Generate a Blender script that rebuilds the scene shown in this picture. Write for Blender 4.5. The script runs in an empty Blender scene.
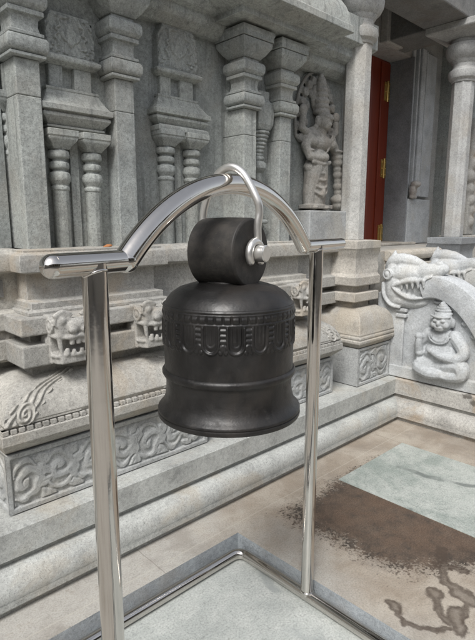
import bpy, bmesh, math, random
import numpy as np
from mathutils import Vector, Matrix
random.seed(7)
S = bpy.context.scene
COL = S.collection
PI = math.pi

# ------------------------------------------------------------------ materials
class NT:
    def __init__(s, name):
        s.m = bpy.data.materials.new(name); s.m.use_nodes = True
        s.t = s.m.node_tree; s.t.nodes.clear()
        s.out = s.n('ShaderNodeOutputMaterial'); s.b = s.n('ShaderNodeBsdfPrincipled')
        s.l(s.b.outputs[0], s.out.inputs[0])
        s.pos = s.n('ShaderNodeNewGeometry').outputs['Position']
    def n(s, t, **k):
        x = s.t.nodes.new(t)
        for a, v in k.items(): setattr(x, a, v)
        return x
    def l(s, a, b): s.t.links.new(a, b)
    def setin(s, sock, v):
        if isinstance(v, bpy.types.NodeSocket): s.l(v, sock)
        else: sock.default_value = v
    def noise(s, scale, detail=4, rough=.55, vec=None, dist=0):
        x = s.n('ShaderNodeTexNoise'); x.inputs['Scale'].default_value = scale
        x.inputs['Detail'].default_value = detail; x.inputs['Roughness'].default_value = rough
        x.inputs['Distortion'].default_value = dist
        s.l(vec or s.pos, x.inputs['Vector']); return x.outputs['Fac']
    def ramp(s, fac, stops, interp='LINEAR'):
        r = s.n('ShaderNodeValToRGB'); r.color_ramp.interpolation = interp
        e = r.color_ramp.elements
        while len(e) < len(stops): e.new(.5)
        for i, (p, c) in enumerate(stops):
            e[i].position = p; e[i].color = (c, c, c, 1) if isinstance(c, (int, float)) else (*c, 1)
        s.l(fac, r.inputs[0]); return r.outputs[0]
    def mix(s, fac, a, b, mode='MIX'):
        x = s.n('ShaderNodeMix', data_type='RGBA', blend_type=mode)
        s.setin(x.inputs[0], fac)
        for sock, v in ((x.inputs[6], a), (x.inputs[7], b)):
            if isinstance(v, tuple): sock.default_value = (*v, 1)
            else: s.l(v, sock)
        return x.outputs[2]
    def math(s, op, a, b=0., c=0., clamp=False):
        x = s.n('ShaderNodeMath', operation=op, use_clamp=clamp)
        for i, v in enumerate((a, b, c)): s.setin(x.inputs[i], v)
        return x.outputs[0]
    def vmath(s, op, a, b=None):
        x = s.n('ShaderNodeVectorMath', operation=op)
        s.setin(x.inputs[0], a)
        if b is not None: s.setin(x.inputs[1], b)
        return x
    def sstep(s, v, lo, hi):
        x = s.n('ShaderNodeMapRange', interpolation_type='SMOOTHSTEP')
        s.setin(x.inputs[0], v); x.inputs[1].default_value = lo; x.inputs[2].default_value = hi
        return x.outputs[0]
    def bump(s, h, strength, dist, prev=None):
        x = s.n('ShaderNodeBump'); x.inputs['Strength'].default_value = strength
        x.inputs['Distance'].default_value = dist; s.l(h, x.inputs['Height'])
        if prev: s.l(prev, x.inputs['Normal'])
        return x.outputs[0]
    def finish(s, col, rough=.8, normal=None, metal=0., spec=.3):
        s.setin(s.b.inputs['Base Color'], (*col, 1) if isinstance(col, tuple) else col)
        s.setin(s.b.inputs['Roughness'], rough); s.setin(s.b.inputs['Metallic'], metal)
        s.b.inputs['Specular IOR Level'].default_value = spec
        if normal: s.l(normal, s.b.inputs['Normal'])
        return s.m

def granite(name, base, warm, warm_amt=.5, speck=.3, stain=.35, bumpk=.5, streak=0., spots=()):
    """grey granite: salt and pepper grain, cloudy tone, tan weathering patches, dark weather streaks"""
    k = NT(name)
    g1 = k.noise(210, 3, .7); g2 = k.noise(75, 4, .7); c = k.noise(7, 5, .6); w = k.noise(3.1, 6, .62, dist=.6); d = k.noise(11, 6, .7, dist=.4)
    lo = tuple(x * (1 - speck) for x in base); hi = tuple(min(1, x * (1 + speck * .8)) for x in base)
    col = k.ramp(g2, [(.3, lo), (.5, base), (.7, hi)])
    peck = k.ramp(g1, [(.31, .55), (.44, .97), (.60, 1.03), (.72, 1.38)])
    col = k.mix(1, col, peck, 'MULTIPLY')
    tone = k.ramp(c, [(.28, .74), (.5, 1.), (.72, 1.16)])
    col = k.mix(1, col, tone, 'MULTIPLY')
    rnd = k.n('ShaderNodeObjectInfo').outputs['Random']          # every block was quarried a little lighter or darker
    col = k.mix(1, col, k.ramp(rnd, [(0., (.86, .87, .87)), (.5, (1., 1., 1.)), (1., (1.10, 1.09, 1.06))]), 'MULTIPLY')
    blotch = k.noise(2.2, 5, .65, dist=.8)
    col = k.mix(k.math('MULTIPLY', k.sstep(blotch, .52, .70), .30), col, tuple(x * .55 for x in base))
    col = k.mix(k.math('MULTIPLY', k.sstep(w, .47, .66), warm_amt), col, k.mix(1, warm, peck, 'MULTIPLY'))
    col = k.mix(k.math('MULTIPLY', k.sstep(d, .56, .72), stain), col, tuple(x * .42 for x in base))
    if streak:
        sx = k.vmath('MULTIPLY', k.pos, (26., 26., 1.6)).outputs[0]
        st = k.noise(1., 4, .6, vec=sx)
        col = k.mix(k.math('MULTIPLY', k.sstep(st, .52, .72), streak), col, tuple(x * .4 for x in base))
    for (sx, sy, sz, sr) in spots:      # wet splashes on the step
        dd = k.vmath('LENGTH', k.vmath('MULTIPLY', k.vmath('SUBTRACT', k.pos, (sx, sy, sz)).outputs[0], (.6, 1., 1.7)).outputs[0]).outputs['Value']
        dd = k.math('ADD', dd, k.math('MULTIPLY', k.math('SUBTRACT', k.noise(30, 4), .5), .07))
        col = k.mix(k.math('MULTIPLY', k.sstep(dd, sr + .008, sr - .008), .8), col, (.09, .08, .07))
    nrm = k.bump(g2, bumpk, .003); nrm = k.bump(k.noise(24, 5, .6), bumpk, .006, nrm)
    return k.finish(col, k.ramp(c, [(.2, .72), (.8, .92)]), nrm, spec=.25)

M = {}
M['wall'] = granite('wall granite', (.322, .338, .326), (.33, .31, .27), .35, .30, .4, .5, .55)
M['base'] = granite('base granite', (.375, .365, .34), (.385, .325, .25), .65, .26, .35, .5, .10)
M['ledge'] = granite('plinth granite', (.37, .38, .372), (.40, .355, .285), .5, .24, .40, .45)
M['frieze'] = granite('frieze granite', (.36, .37, .37), (.38, .35, .29), .4, .22, .35, .45)
M['white'] = granite('pale carved granite', (.46, .475, .485), (.46, .43, .37), .35, .20, .3, .4)
M['warm'] = granite('weathered tan granite', (.43, .405, .365), (.42, .365, .285), .55, .26, .4, .5)
M['step'] = granite('weathered step granite', (.40, .39, .365), (.36, .29, .215), .85, .26, .45, .45, .1, [(3.27, 1.20, .33, .045), (3.28, 1.27, .36, .03), (3.25, 1.17, .25, .035)])
M['kerb'] = granite('blue grey kerb granite', (.30, .325, .345), (.27, .25, .22), .4, .22, .4, .4)
M['deity'] = granite('brown weathered relief granite', (.305, .297, .275), (.275, .24, .20), .6, .24, .45, .5, .25)
M['pillar'] = granite('porch pillar granite', (.40, .40, .39), (.38, .34, .28), .35, .25, .25, .4, .2)
M['jamb'] = granite('dark polished jamb granite', (.235, .25, .265), (.21, .20, .19), .3, .2, .3, .25)
M['frame'] = granite('door frame granite', (.38, .37, .355), (.31, .27, .235), .55, .22, .4, .4, .35)
M['soffit'] = granite('dark porch granite', (.20, .198, .19), (.17, .15, .13), .6, .22, .4, .4)  # darker granite for the eave, beams and other dark parts

def metal_steel():
    k = NT('polished stainless steel')
    sm = k.noise(9, 4, .6); sc = k.noise(60, 3, .6)
    return k.finish(k.mix(sm, (.54, .51, .475), (.67, .645, .61)), k.math('ADD', k.ramp(sm, [(.3, .05), (.7, .13)]), k.math('MULTIPLY', k.sstep(k.noise(33, 6, .7, dist=.6), .52, .72), .16)), k.bump(sc, .06, .002), 1., .5)
M['steel'] = metal_steel()
def rod_m():
    k = NT('dull galvanised rod'); n = k.noise(50, 3)
    return k.finish(k.mix(n, (.60, .585, .555), (.76, .745, .715)), .34, k.bump(n, .15, .001), .85, .5)
M['rod'] = rod_m()
def bell_m():
    k = NT('blackened bell bronze'); n = k.noise(14, 5, .6); f = k.noise(180, 3)
    p = k.noise(38, 6, .75); q = k.noise(5, 5, .6, dist=1.)
    st = k.noise(1., 4, .6, vec=k.vmath('MULTIPLY', k.pos, (60., 60., 4.)).outputs[0])
    col = k.mix(k.sstep(n, .35, .7), (.0130, .0124, .0122), (.027, .0255, .0245))
    col = k.mix(k.math('MULTIPLY', k.sstep(q, .50, .68), .55), col, (.040, .034, .029))
    col = k.mix(k.math('MULTIPLY', k.sstep(p, .60, .72), .45), col, (.055, .050, .044))
    col = k.mix(k.math('MULTIPLY', k.sstep(st, .60, .74), .35), col, (.050, .046, .042))
    rg = k.math('ADD', k.ramp(n, [(.3, .32), (.7, .47)]), k.math('MULTIPLY', k.sstep(p, .45, .7), .16))
    return k.finish(col, rg, k.bump(f, .25, .0012, k.bump(p, .22, .002, k.bump(k.noise(22, 3), .15, .006))), .25, .5)
M['bell'] = bell_m()
def drum_m():
    k = NT('dark iron drum'); n = k.noise(25, 5, .65); f = k.noise(140, 3)
    col = k.mix(k.sstep(n, .3, .7), (.020, .019, .018), (.048, .043, .038)); col = k.mix(k.math('MULTIPLY', k.sstep(k.noise(90, 5, .75), .58, .7), .5), col, (.075, .066, .056))
    return k.finish(col, .6, k.bump(f, .25, .002), .1, .4)
M['drum'] = drum_m()
def door_m():
    k = NT('red lacquered teak')
    v = k.vmath('MULTIPLY', k.pos, (40., 40., 2.)).outputs[0]
    g = k.noise(1., 5, .6, vec=v)
    return k.finish(k.mix(g, (.135, .020, .009), (.25, .042, .017)), .38, k.bump(g, .2, .002), 0, .5)
M['door'] = door_m()
def brass_m():
    k = NT('brass hinge'); n = k.noise(40, 3)
    return k.finish(k.mix(n, (.62, .42, .13), (.78, .56, .22)), .32, None, .9, .5)
M['brass'] = brass_m()
def petal_m():
    k = NT('orange petal'); n = k.noise(90, 3)
    return k.finish(k.mix(n, (.36, .14, .05), (.46, .21, .09)), .7)
M['petal'] = petal_m()

def green_m(name, a, b, vein):
    k = NT(name)
    v = k.vmath('MULTIPLY', k.pos, (1., 1., 1.)).outputs[0]
    n = k.noise(7, 8, .72, dist=.5); g = k.noise(130, 4, .75); m = k.noise(34, 6, .75)
    big = k.noise(2.6, 5, .6, dist=.7)
    col = k.mix(k.sstep(k.math('ADD', k.math('MULTIPLY', n, .55), k.math('MULTIPLY', big, .45)), .38, .60), a, b)
    col = k.mix(k.math('MULTIPLY', k.sstep(m, .50, .70), .5), col, tuple(x * .6 for x in a))
    col = k.mix(1, col, k.ramp(g, [(.3, .62), (.5, 1.), (.75, 1.28)]), 'MULTIPLY')
    w = k.n('ShaderNodeTexWave', wave_type='BANDS', bands_direction='X')
    w.inputs['Scale'].default_value = .55; w.inputs['Distortion'].default_value = 9; w.inputs['Detail'].default_value = 5; w.inputs['Detail Scale'].default_value = 1.4
    k.l(v, w.inputs['Vector'])
    vn = k.math('MULTIPLY', k.sstep(w.outputs['Fac'], .94, .995), k.sstep(k.noise(5, 3), .42, .6))
    col = k.mix(k.math('MULTIPLY', vn, .7), col, vein)
    return k.finish(col, k.ramp(n, [(.3, .34), (.7, .55)]), k.bump(g, .15, .001), 0, .4)
M['green'] = green_m('green grey polished granite', (.25, .285, .26), (.415, .435, .405), (.09, .105, .10))
M['pit'] = green_m('pale blue green granite', (.37, .39, .372), (.47, .485, .46), (.27, .29, .285))

DR = [  # drips: world segments (x,y)-(x,y), radius
]
def floor_m(drips):
    k = NT('tan courtyard granite')
    g = k.noise(150, 4, .7); c = k.noise(4, 6, .62, dist=.5); m = k.noise(18, 5, .65)
    col = k.mix(k.sstep(c, .32, .68), (.275, .232, .185), (.385, .345, .29))
    sep = k.n('ShaderNodeSeparateXYZ'); k.l(k.pos, sep.inputs[0]); X, Y = sep.outputs[0], sep.outputs[1]
    # greyer row of slabs along the plinth and on the left
    wob = k.math('MULTIPLY', k.math('SUBTRACT', k.noise(5, 5), .5), .9)
    gl = k.sstep(k.math('ADD', X, wob), 1.75, 1.15)
    col = k.mix(k.math('MULTIPLY', gl, .85), col, k.mix(k.sstep(m, .3, .7), (.34, .33, .305), (.42, .41, .38)))
    col = k.mix(1, col, k.ramp(g, [(.3, .72), (.5, 1.), (.75, 1.2)]), 'MULTIPLY')
    col = k.mix(k.math('MULTIPLY', k.sstep(m, .52, .72), .35), col, (.20, .165, .125))
    # mortar joints
    def joint(axis, at, w=.004):
        dd = k.math('ABSOLUTE', k.math('SUBTRACT', k.math('ADD', axis, k.math('MULTIPLY', k.math('SUBTRACT', k.noise(40, 2), .5), .006)), at))
        return k.sstep(dd, w, w * .4)
    jy = joint(Y, 1.585)
    j2 = k.math('MULTIPLY', joint(X, 1.06, .003), k.sstep(Y, 1.50, 1.53))
    col = k.mix(k.math('MULTIPLY', k.sstep(k.noise(2.7, 6, .7), .48, .66), .45), col, (.19, .165, .14))
    col = k.mix(k.math('MULTIPLY', jy, .35), col, (.46, .43, .37))
    col = k.mix(k.math('MULTIPLY', j2, .6), col, (.19, .17, .15))
    jf = k.math('MULTIPLY', joint(X, 2.9, .004), .6); col = k.mix(jf, col, (.22, .19, .15))
    br = k.n('ShaderNodeTexBrick'); br.inputs['Scale'].default_value = .8; br.inputs['Mortar Size'].default_value = .004
    k.l(k.pos, br.inputs['Vector'])
    far = k.sstep(Y, .2, -.3)
    col = k.mix(k.math('MULTIPLY', k.math('MULTIPLY', br.outputs['Fac'], far), .6), col, (.2, .17, .14))
    sc_ = k.noise(1., 5, .7, vec=k.vmath('MULTIPLY', k.pos, (9., 30., 1.)).outputs[0])
    col = k.mix(k.math('MULTIPLY', k.sstep(sc_, .60, .74), .30), col, (.20, .175, .15))
    gr = k.n('ShaderNodeTexVoronoi'); gr.inputs['Scale'].default_value = 38; k.l(k.pos, gr.inputs['Vector'])
    col = k.mix(k.math('MULTIPLY', k.sstep(gr.outputs['Distance'], .10, .06), k.math('MULTIPLY', k.sstep(k.noise(5, 4), .50, .62), .7)), col, (.09, .075, .06))
    # damp dirty patch beside the green slab, ragged edge
    px = k.math('SUBTRACT', k.math('ABSOLUTE', k.math('SUBTRACT', X, 2.17)), .435)
    py = k.math('SUBTRACT', k.math('ABSOLUTE', k.math('SUBTRACT', Y, 1.04)), .45)
    sk = k.math('ADD', k.math('ADD', k.math('MULTIPLY', X, -.626), k.math('MULTIPLY', Y, -.78)), 1.785)     # front left corner cut off
    sd = k.math('SMOOTH_MAX', k.math('SMOOTH_MAX', px, sk, .1), py, .1)
    rag = k.math('MULTIPLY', k.math('SUBTRACT', k.noise(9, 4, .55), .5), .13)
    vor = k.n('ShaderNodeTexVoronoi'); vor.inputs['Scale'].default_value = 125; k.l(k.pos, vor.inputs['Vector'])
    sepv = k.n('ShaderNodeSeparateColor'); k.l(vor.outputs['Color'], sepv.inputs[0])
    rag2 = k.math('ADD', k.math('MULTIPLY', k.math('SUBTRACT', sepv.outputs[0], .5), .085), k.math('MULTIPLY', k.math('SUBTRACT', k.noise(42, 5, .75), .5), .22))
    s0 = k.math('ADD', sd, rag)
    hard = k.sstep(k.math('ADD', s0, rag2), .035, -.035)
    soft = k.math('MULTIPLY', k.sstep(k.math('ADD', s0, k.math('MULTIPLY', rag2, .35)), .06, -.05), .62)
    sm = k.math('MAXIMUM', hard, soft)
    inside = k.mix(k.sstep(k.noise(16, 6, .7), .36, .68), (.030, .024, .020), (.100, .070, .050))
    inside = k.mix(k.math('MULTIPLY', k.math('MULTIPLY', k.sstep(s0, -.02, -.17), k.sstep(k.noise(9, 6, .7), .30, .62)), .85), inside, (.098, .062, .041))
    inside = k.mix(1, inside, k.ramp(g, [(.3, .5), (.5, 1.), (.72, 1.55)]), 'MULTIPLY')
    col = k.mix(k.math('MULTIPLY', sm, .92), col, inside)
    # dribbles
    acc = None
    wv = k.n('ShaderNodeTexNoise'); wv.inputs['Scale'].default_value = 18; k.l(k.pos, wv.inputs['Vector'])
    woff = k.vmath('SCALE', k.vmath('SUBTRACT', wv.outputs['Color'], (.5, .5, .5)).outputs[0]); woff.inputs['Scale'].default_value = .055
    P = k.vmath('ADD', k.pos, woff.outputs[0]).outputs[0]
    for (ax, ay, bx, by, r) in drips:
        r *= .95
        ba = (bx - ax, by - ay, 0.); L2 = ba[0] ** 2 + ba[1] ** 2
        pa = k.vmath('SUBTRACT', P, (ax, ay, .08)).outputs[0]
        if L2 > 1e-8:
            h = k.math('MULTIPLY', k.vmath('DOT_PRODUCT', pa, ba).outputs['Value'], 1 / L2, clamp=True)
            sc = k.vmath('SCALE', ba); k.l(h, sc.inputs['Scale'])
            pa = k.vmath('SUBTRACT', pa, sc.outputs[0]).outputs[0]
        flat = k.vmath('MULTIPLY', pa, (1., 1., 0.)).outputs[0]
        dd = k.math('SUBTRACT', k.vmath('LENGTH', flat).outputs['Value'], r)
        acc = dd if acc is None else k.math('SMOOTH_MIN', acc, dd, .015)
    acc = k.math('ADD', acc, k.math('MULTIPLY', k.math('SUBTRACT', k.noise(60, 4, .7), .5), .022))
    core = k.sstep(acc, .008, -.006)
    rim = k.math('SUBTRACT', 1., k.sstep(k.math('ABSOLUTE', k.math('ADD', acc, .004)), .002, .008))
    tone = k.math('ADD', .42, k.math('MULTIPLY', k.noise(26, 5, .7), .75))
    tone = k.math('MULTIPLY', tone, k.math('SUBTRACT', 1., k.math('MULTIPLY', k.sstep(acc, -.010, -.028), .35)))
    col = k.mix(k.math('MULTIPLY', core, tone), col, (.066, .048, .036))
    col = k.mix(k.math('MULTIPLY', rim, k.math('MULTIPLY', k.sstep(k.noise(22, 4), .35, .65), .30)), col, (.055, .042, .033))
    wet = k.math('MAXIMUM', sm, core)
    rough = k.math('SUBTRACT', .85, k.math('MULTIPLY', wet, .15))
    return k.finish(col, rough, k.bump(g, .3, .002, k.bump(m, .25, .004)), 0, .3)

# camera model (also used to turn measured ground marks into world points)
F, TH, PH, HC = 510., math.radians(10.5), math.radians(46.3), 1.46
fwh = np.array([math.cos(PH), math.sin(PH), 0]); rt = np.array([math.sin(PH), -math.cos(PH), 0]); UP = np.array([0, 0, 1.])
fw = fwh * math.cos(TH) - UP * math.sin(TH); cu = np.cross(rt, fw)
DRIPS = [(2.02, .83, 1.84, .74, .018), (1.84, .74, 1.80, .66, .022), (1.80, .66, 1.79, .62, .040), (1.565, .81, 1.565, .79, .026), (1.565, .80, 1.51, .735, .013),
         (1.51, .735, 1.545, .66, .014), (1.545, .66, 1.60, .61, .013), (1.735, .735, 1.725, .715, .030), (1.725, .715, 1.66, .68, .015),
         (1.66, .68, 1.63, .63, .018), (1.70, .63, 1.62, .58, .030), (1.79, .62, 1.70, .60, .016), (1.9, .79, 1.95, .70, .02)]
M['floor'] = floor_m(DRIPS)

# ------------------------------------------------------------------ mesh helpers
class MB:
    def __init__(s): s.v = []; s.f = []
    def add(s, vs, fs):
        o = len(s.v); s.v += [tuple(map(float, p)) for p in vs]; s.f += [tuple(i + o for i in f) for f in fs]; return s
    def box(s, x0, x1, y0, y1, z0, z1):
        return s.add([(x0, y0, z0), (x1, y0, z0), (x1, y1, z0), (x0, y1, z0), (x0, y0, z1), (x1, y0, z1), (x1, y1, z1), (x0, y1, z1)],
                     [(3, 2, 1, 0), (4, 5, 6, 7), (0, 1, 5, 4), (1, 2, 6, 5), (2, 3, 7, 6), (3, 0, 4, 7)])
    def rings(s, rs, cap=True):
        n = len(rs[0]); vs = [p for r in rs for p in r]; fs = []
        for k in range(len(rs) - 1):
            for i in range(n):
                j = (i + 1) % n; fs.append((k * n + i, k * n + j, (k + 1) * n + j, (k + 1) * n + i))
        if cap: fs.append(tuple(range(n - 1, -1, -1))); fs.append(tuple((len(rs) - 1) * n + i for i in range(n)))
        return s.add(vs, fs)
    def loft(s, levels):
        """stack of rectangles (x0,x1,y0,y1,z)"""
        return s.rings([[(a, c, z), (b, c, z), (b, d, z), (a, d, z)] for a, b, c, d, z in levels])
    def poly(s, cx, cy, prof, n, rot=0.):
        return s.rings([[(cx + r * math.cos(rot + 2 * PI * i / n), cy + r * math.sin(rot + 2 * PI * i / n), z) for i in range(n)] for r, z in prof])
    def ell(s, c, r, rot=None, nu=16, nv=10):
        R = rot or Matrix.Identity(3); vs = []; fs = []
        vs.append(Vector((0, 0, -1)))
        for j in range(1, nv):
            a = -PI / 2 + PI * j / nv
            for i in range(nu):
                b = 2 * PI * i / nu; vs.append(Vector((math.cos(a) * math.cos(b), math.cos(a) * math.sin(b), math.sin(a))))
        vs.append(Vector((0, 0, 1)))
        for i in range(nu): fs.append((0, 1 + (i + 1) % nu, 1 + i))
        for j in range(nv - 2):
            for i in range(nu):
                k = 1 + j * nu; fs.append((k + i, k + (i + 1) % nu, k + nu + (i + 1) % nu, k + nu + i))
        k = 1 + (nv - 2) * nu; t = len(vs) - 1
        for i in range(nu): fs.append((k + i, k + (i + 1) % nu, t))
        C = Vector(c)
        return s.add([tuple(C + R @ Vector((p.x * r[0], p.y * r[1], p.z * r[2]))) for p in vs], fs)
    def tube(s, pts, rad, n=16, cap=True, round_ends=False, closed=False):
        P = [Vector(p) for p in pts]; m = len(P)
        rr = rad if isinstance(rad, (list, tuple)) else [rad] * m
        T = []
        for i in range(m):
            if closed: t = P[(i + 1) % m] - P[i - 1]
            else: t = P[min(i + 1, m - 1)] - P[max(i - 1, 0)]
            T.append(t.normalized())
        ref = Vector((0, 0, 1)) if abs(T[0].z) < .9 else Vector((1, 0, 0))
        u = T[0].cross(ref).normalized(); rings = []
        if round_ends:
            for q in range(5, 0, -1):
                a = PI / 2 * q / 5.5; rings.append((P[0] - T[0] * rr[0] * math.sin(a), T[0], rr[0] * math.cos(a)))
        for i in range(m): rings.append((P[i], T[i], rr[i]))
        if round_ends:
            for q in range(1, 6):
                a = PI / 2 * q / 5.5; rings.append((P[-1] + T[-1] * rr[-1] * math.sin(a), T[-1], rr[-1] * math.cos(a)))
        out = []
        for c, t, r in rings:
            u = (u - t * u.dot(t)).normalized(); w = t.cross(u)
            out.append([tuple(c + u * (r * math.cos(2 * PI * k / n)) + w * (r * math.sin(2 * PI * k / n))) for k in range(n)])
        if closed: out.append(out[0]); return s.rings(out, False)
        return s.rings(out, cap)
    def ctube(s, pts, rad, n=12, k=6):
        """tube through the points on a rounded path"""
        P = [Vector(p) for p in pts]; rr = rad if isinstance(rad, (list, tuple)) else [rad] * len(P); o = []; q = []
        for i in range(len(P) - 1):
            a, b, c, d = P[max(i - 1, 0)], P[i], P[i + 1], P[min(i + 2, len(P) - 1)]
            for j in range(k):
                t = j / k; o.append(.5 * (2 * b + (c - a) * t + (2 * a - 5 * b + 4 * c - d) * t * t + (3 * b - a - 3 * c + d) * t ** 3)); q.append(rr[i] + (rr[i + 1] - rr[i]) * t)
        o.append(P[-1]); q.append(rr[-1]); return s.tube(o, q, n, True, True)
    def lathe(s, c, prof, n=64):
        return s.rings([[(c[0] + r * math.cos(2 * PI * i / n), c[1] + r * math.sin(2 * PI * i / n), z) for i in range(n)] for r, z in prof])
    def field(s, H, o, u, v, w):
        """height field H[j,i]: o + u*i/(n-1) + v*j/(m-1) + w*H, with skirt to H=0"""
        m, n = H.shape; o, u, v, w = map(Vector, (o, u, v, w)); vs = []; fs = []
        for j in range(m):
            for i in range(n): vs.append(tuple(o + u * (i / (n - 1)) + v * (j / (m - 1)) + w * float(H[j, i])))
        for j in range(m - 1):
            for i in range(n - 1): a = j * n + i; fs.append((a, a + 1, a + n + 1, a + n))
        return s.add(vs, fs)
    def build(s, name, mat, parent=None, bevel=0, seg=2, smooth=False, remesh=0, sm_it=0, auto=False):
        me = bpy.data.meshes.new(name); me.from_pydata(s.v, [], s.f)
        b = bmesh.new(); b.from_mesh(me); bmesh.ops.recalc_face_normals(b, faces=b.faces); b.to_mesh(me); b.free()
        me.materials.append(mat)
        o = bpy.data.objects.new(name, me); COL.objects.link(o)
        if parent: o.parent = parent; o.matrix_parent_inverse = Matrix.Translation(-world(parent))
        if smooth or remesh: me.polygons.foreach_set('use_smooth', [True] * len(me.polygons))
        elif auto:
            me.polygons.foreach_set('use_smooth', [True] * len(me.polygons))
            me.set_sharp_from_angle(angle=math.radians(32))
        if remesh:
            r = o.modifiers.new('remesh', 'REMESH'); r.mode = 'VOXEL'; r.voxel_size = remesh; r.use_smooth_shade = True
            if sm_it: q = o.modifiers.new('smooth', 'SMOOTH'); q.iterations = sm_it; q.factor = .5
        if bevel:
            q = o.modifiers.new('bevel', 'BEVEL'); q.width = bevel; q.segments = seg; q.limit_method = 'ANGLE'; q.angle_limit = math.radians(28); q.harden_normals = False
        return o
WORLD = {}
def world(o): return WORLD.get(o.name, Vector((0, 0, 0)))
def thing(name, loc, label, cat, group=None):
    o = bpy.data.objects.new(name, None); COL.objects.link(o); o.location = loc; o.empty_display_size = .1
    o['label'] = label; o['category'] = cat
    if group: o['group'] = group
    WORLD[o.name] = Vector(loc); return o
def sub(o):
    """a part that carries sub-parts: parent is at the thing's base, geometry in world numbers"""
    WORLD[o.name] = world(o.parent) - world(o.parent); return o
def tag(o, label, cat, group=None):
    o['label'] = label; o['category'] = cat
    if group: o['group'] = group
    return o
def struct(o): o['kind'] = 'structure'; return o
def copy_tree(o, parent, offset):
    c = o.copy(); COL.objects.link(c); c.parent = parent
    c.matrix_parent_inverse = o.matrix_parent_inverse.copy()
    c.location = o.location + Vector(offset)
    for ch in o.children:
        d = ch.copy(); COL.objects.link(d); d.parent = c; d.matrix_parent_inverse = ch.matrix_parent_inverse.copy()
    return c
def rx(a): return Matrix.Rotation(a, 3, 'X')
def ry(a): return Matrix.Rotation(a, 3, 'Y')
def rz(a): return Matrix.Rotation(a, 3, 'Z')

# ------------------------------------------------------------------ ground
FZ = .08
PX0, PX1, PY0, PY1 = .30, 1.462, -.9, 1.528
m = MB()
xs = [-60, PX0, PX1, 60]; ys = [-60, PY0, PY1, 60]
vs = [(x, y, FZ) for y in ys for x in xs]; fs = []
for j in range(3):
    for i in range(3):
        if (i, j) != (1, 1): a = j * 4 + i; fs.append((a, a + 1, a + 5, a + 4))
m.add(vs, fs); struct(m.build('courtyard_floor', M['floor']))
m = MB()
for (a, b) in (((PX0, PY0), (PX1, PY0)), ((PX1, PY0), (PX1, PY1)), ((PX1, PY1), (PX0, PY1)), ((PX0, PY1), (PX0, PY0))):
    m.add([(a[0], a[1], -.01), (b[0], b[1], -.01), (b[0], b[1], FZ), (a[0], a[1], FZ)], [(0, 1, 2, 3)])
struct(m.build('pit_kerb', M['kerb']))
struct(MB().add([(PX0 - .01, PY0 - .01, 0), (PX1 + .01, PY0 - .01, 0), (PX1 + .01, PY1 + .01, 0), (PX0 - .01, PY1 + .01, 0)], [(0, 1, 2, 3)]).build('pit_floor', M['pit']))
struct(MB().box(2.205, 2.90, -2.2, 1.50, FZ - .03, FZ + .004).build('paving_slab', M['green'], bevel=.002))

# ------------------------------------------------------------------ temple
T = thing('temple_building', (1.6, 2.6, FZ), 'grey carved granite temple wall with pilasters, stepped mouldings and dark porch doorway', 'temple')
BY, BX = 1.715, 3.225
prof = [(.026, FZ - .03), (.026, FZ + .026), (.004, FZ + .028), (.0, FZ + .034), (.0, FZ + .058)]
prof += [(.004 + .062 * (1 - math.cos(a)), FZ + .070 + .078 * math.sin(a)) for a in np.linspace(-.25, 1.5, 10)]
prof += [(.090, FZ + .150), (.090, FZ + .176), (.066, FZ + .178), (.066, FZ + .284), (.072, FZ + .292), (1.6, FZ + .296)]
n = len(prof); va = []; vb = []; fs = [(k * 2, k * 2 + 1, k * 2 + 3, k * 2 + 2) for k in range(n - 1)]
for d, z in prof: va += [(-6, BY + d, z), (BX + d, BY + d, z)]; vb += [(BX + d, BY + d, z), (BX + d, -3., z)]
MB().add(va, fs).build('step_course', M['ledge'], T, auto=True)
MB().add(vb, fs).build('step_course', M['step'], T, auto=True)
LZ = FZ + .296          # ledge top .376

# wall cores
m = MB()
m.box(-6, 3.30, 2.22, 3.4, LZ - .1, 3.6)                 # back wall
m.build('wall', M['wall'], T)

def arc(cx, cz, r0, r1, a0, a1, n):   # returns (offset, z)
    return [(cx + r0 * math.cos(a), cz + r1 * math.sin(a)) for a in np.linspace(a0, a1, n)]

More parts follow.
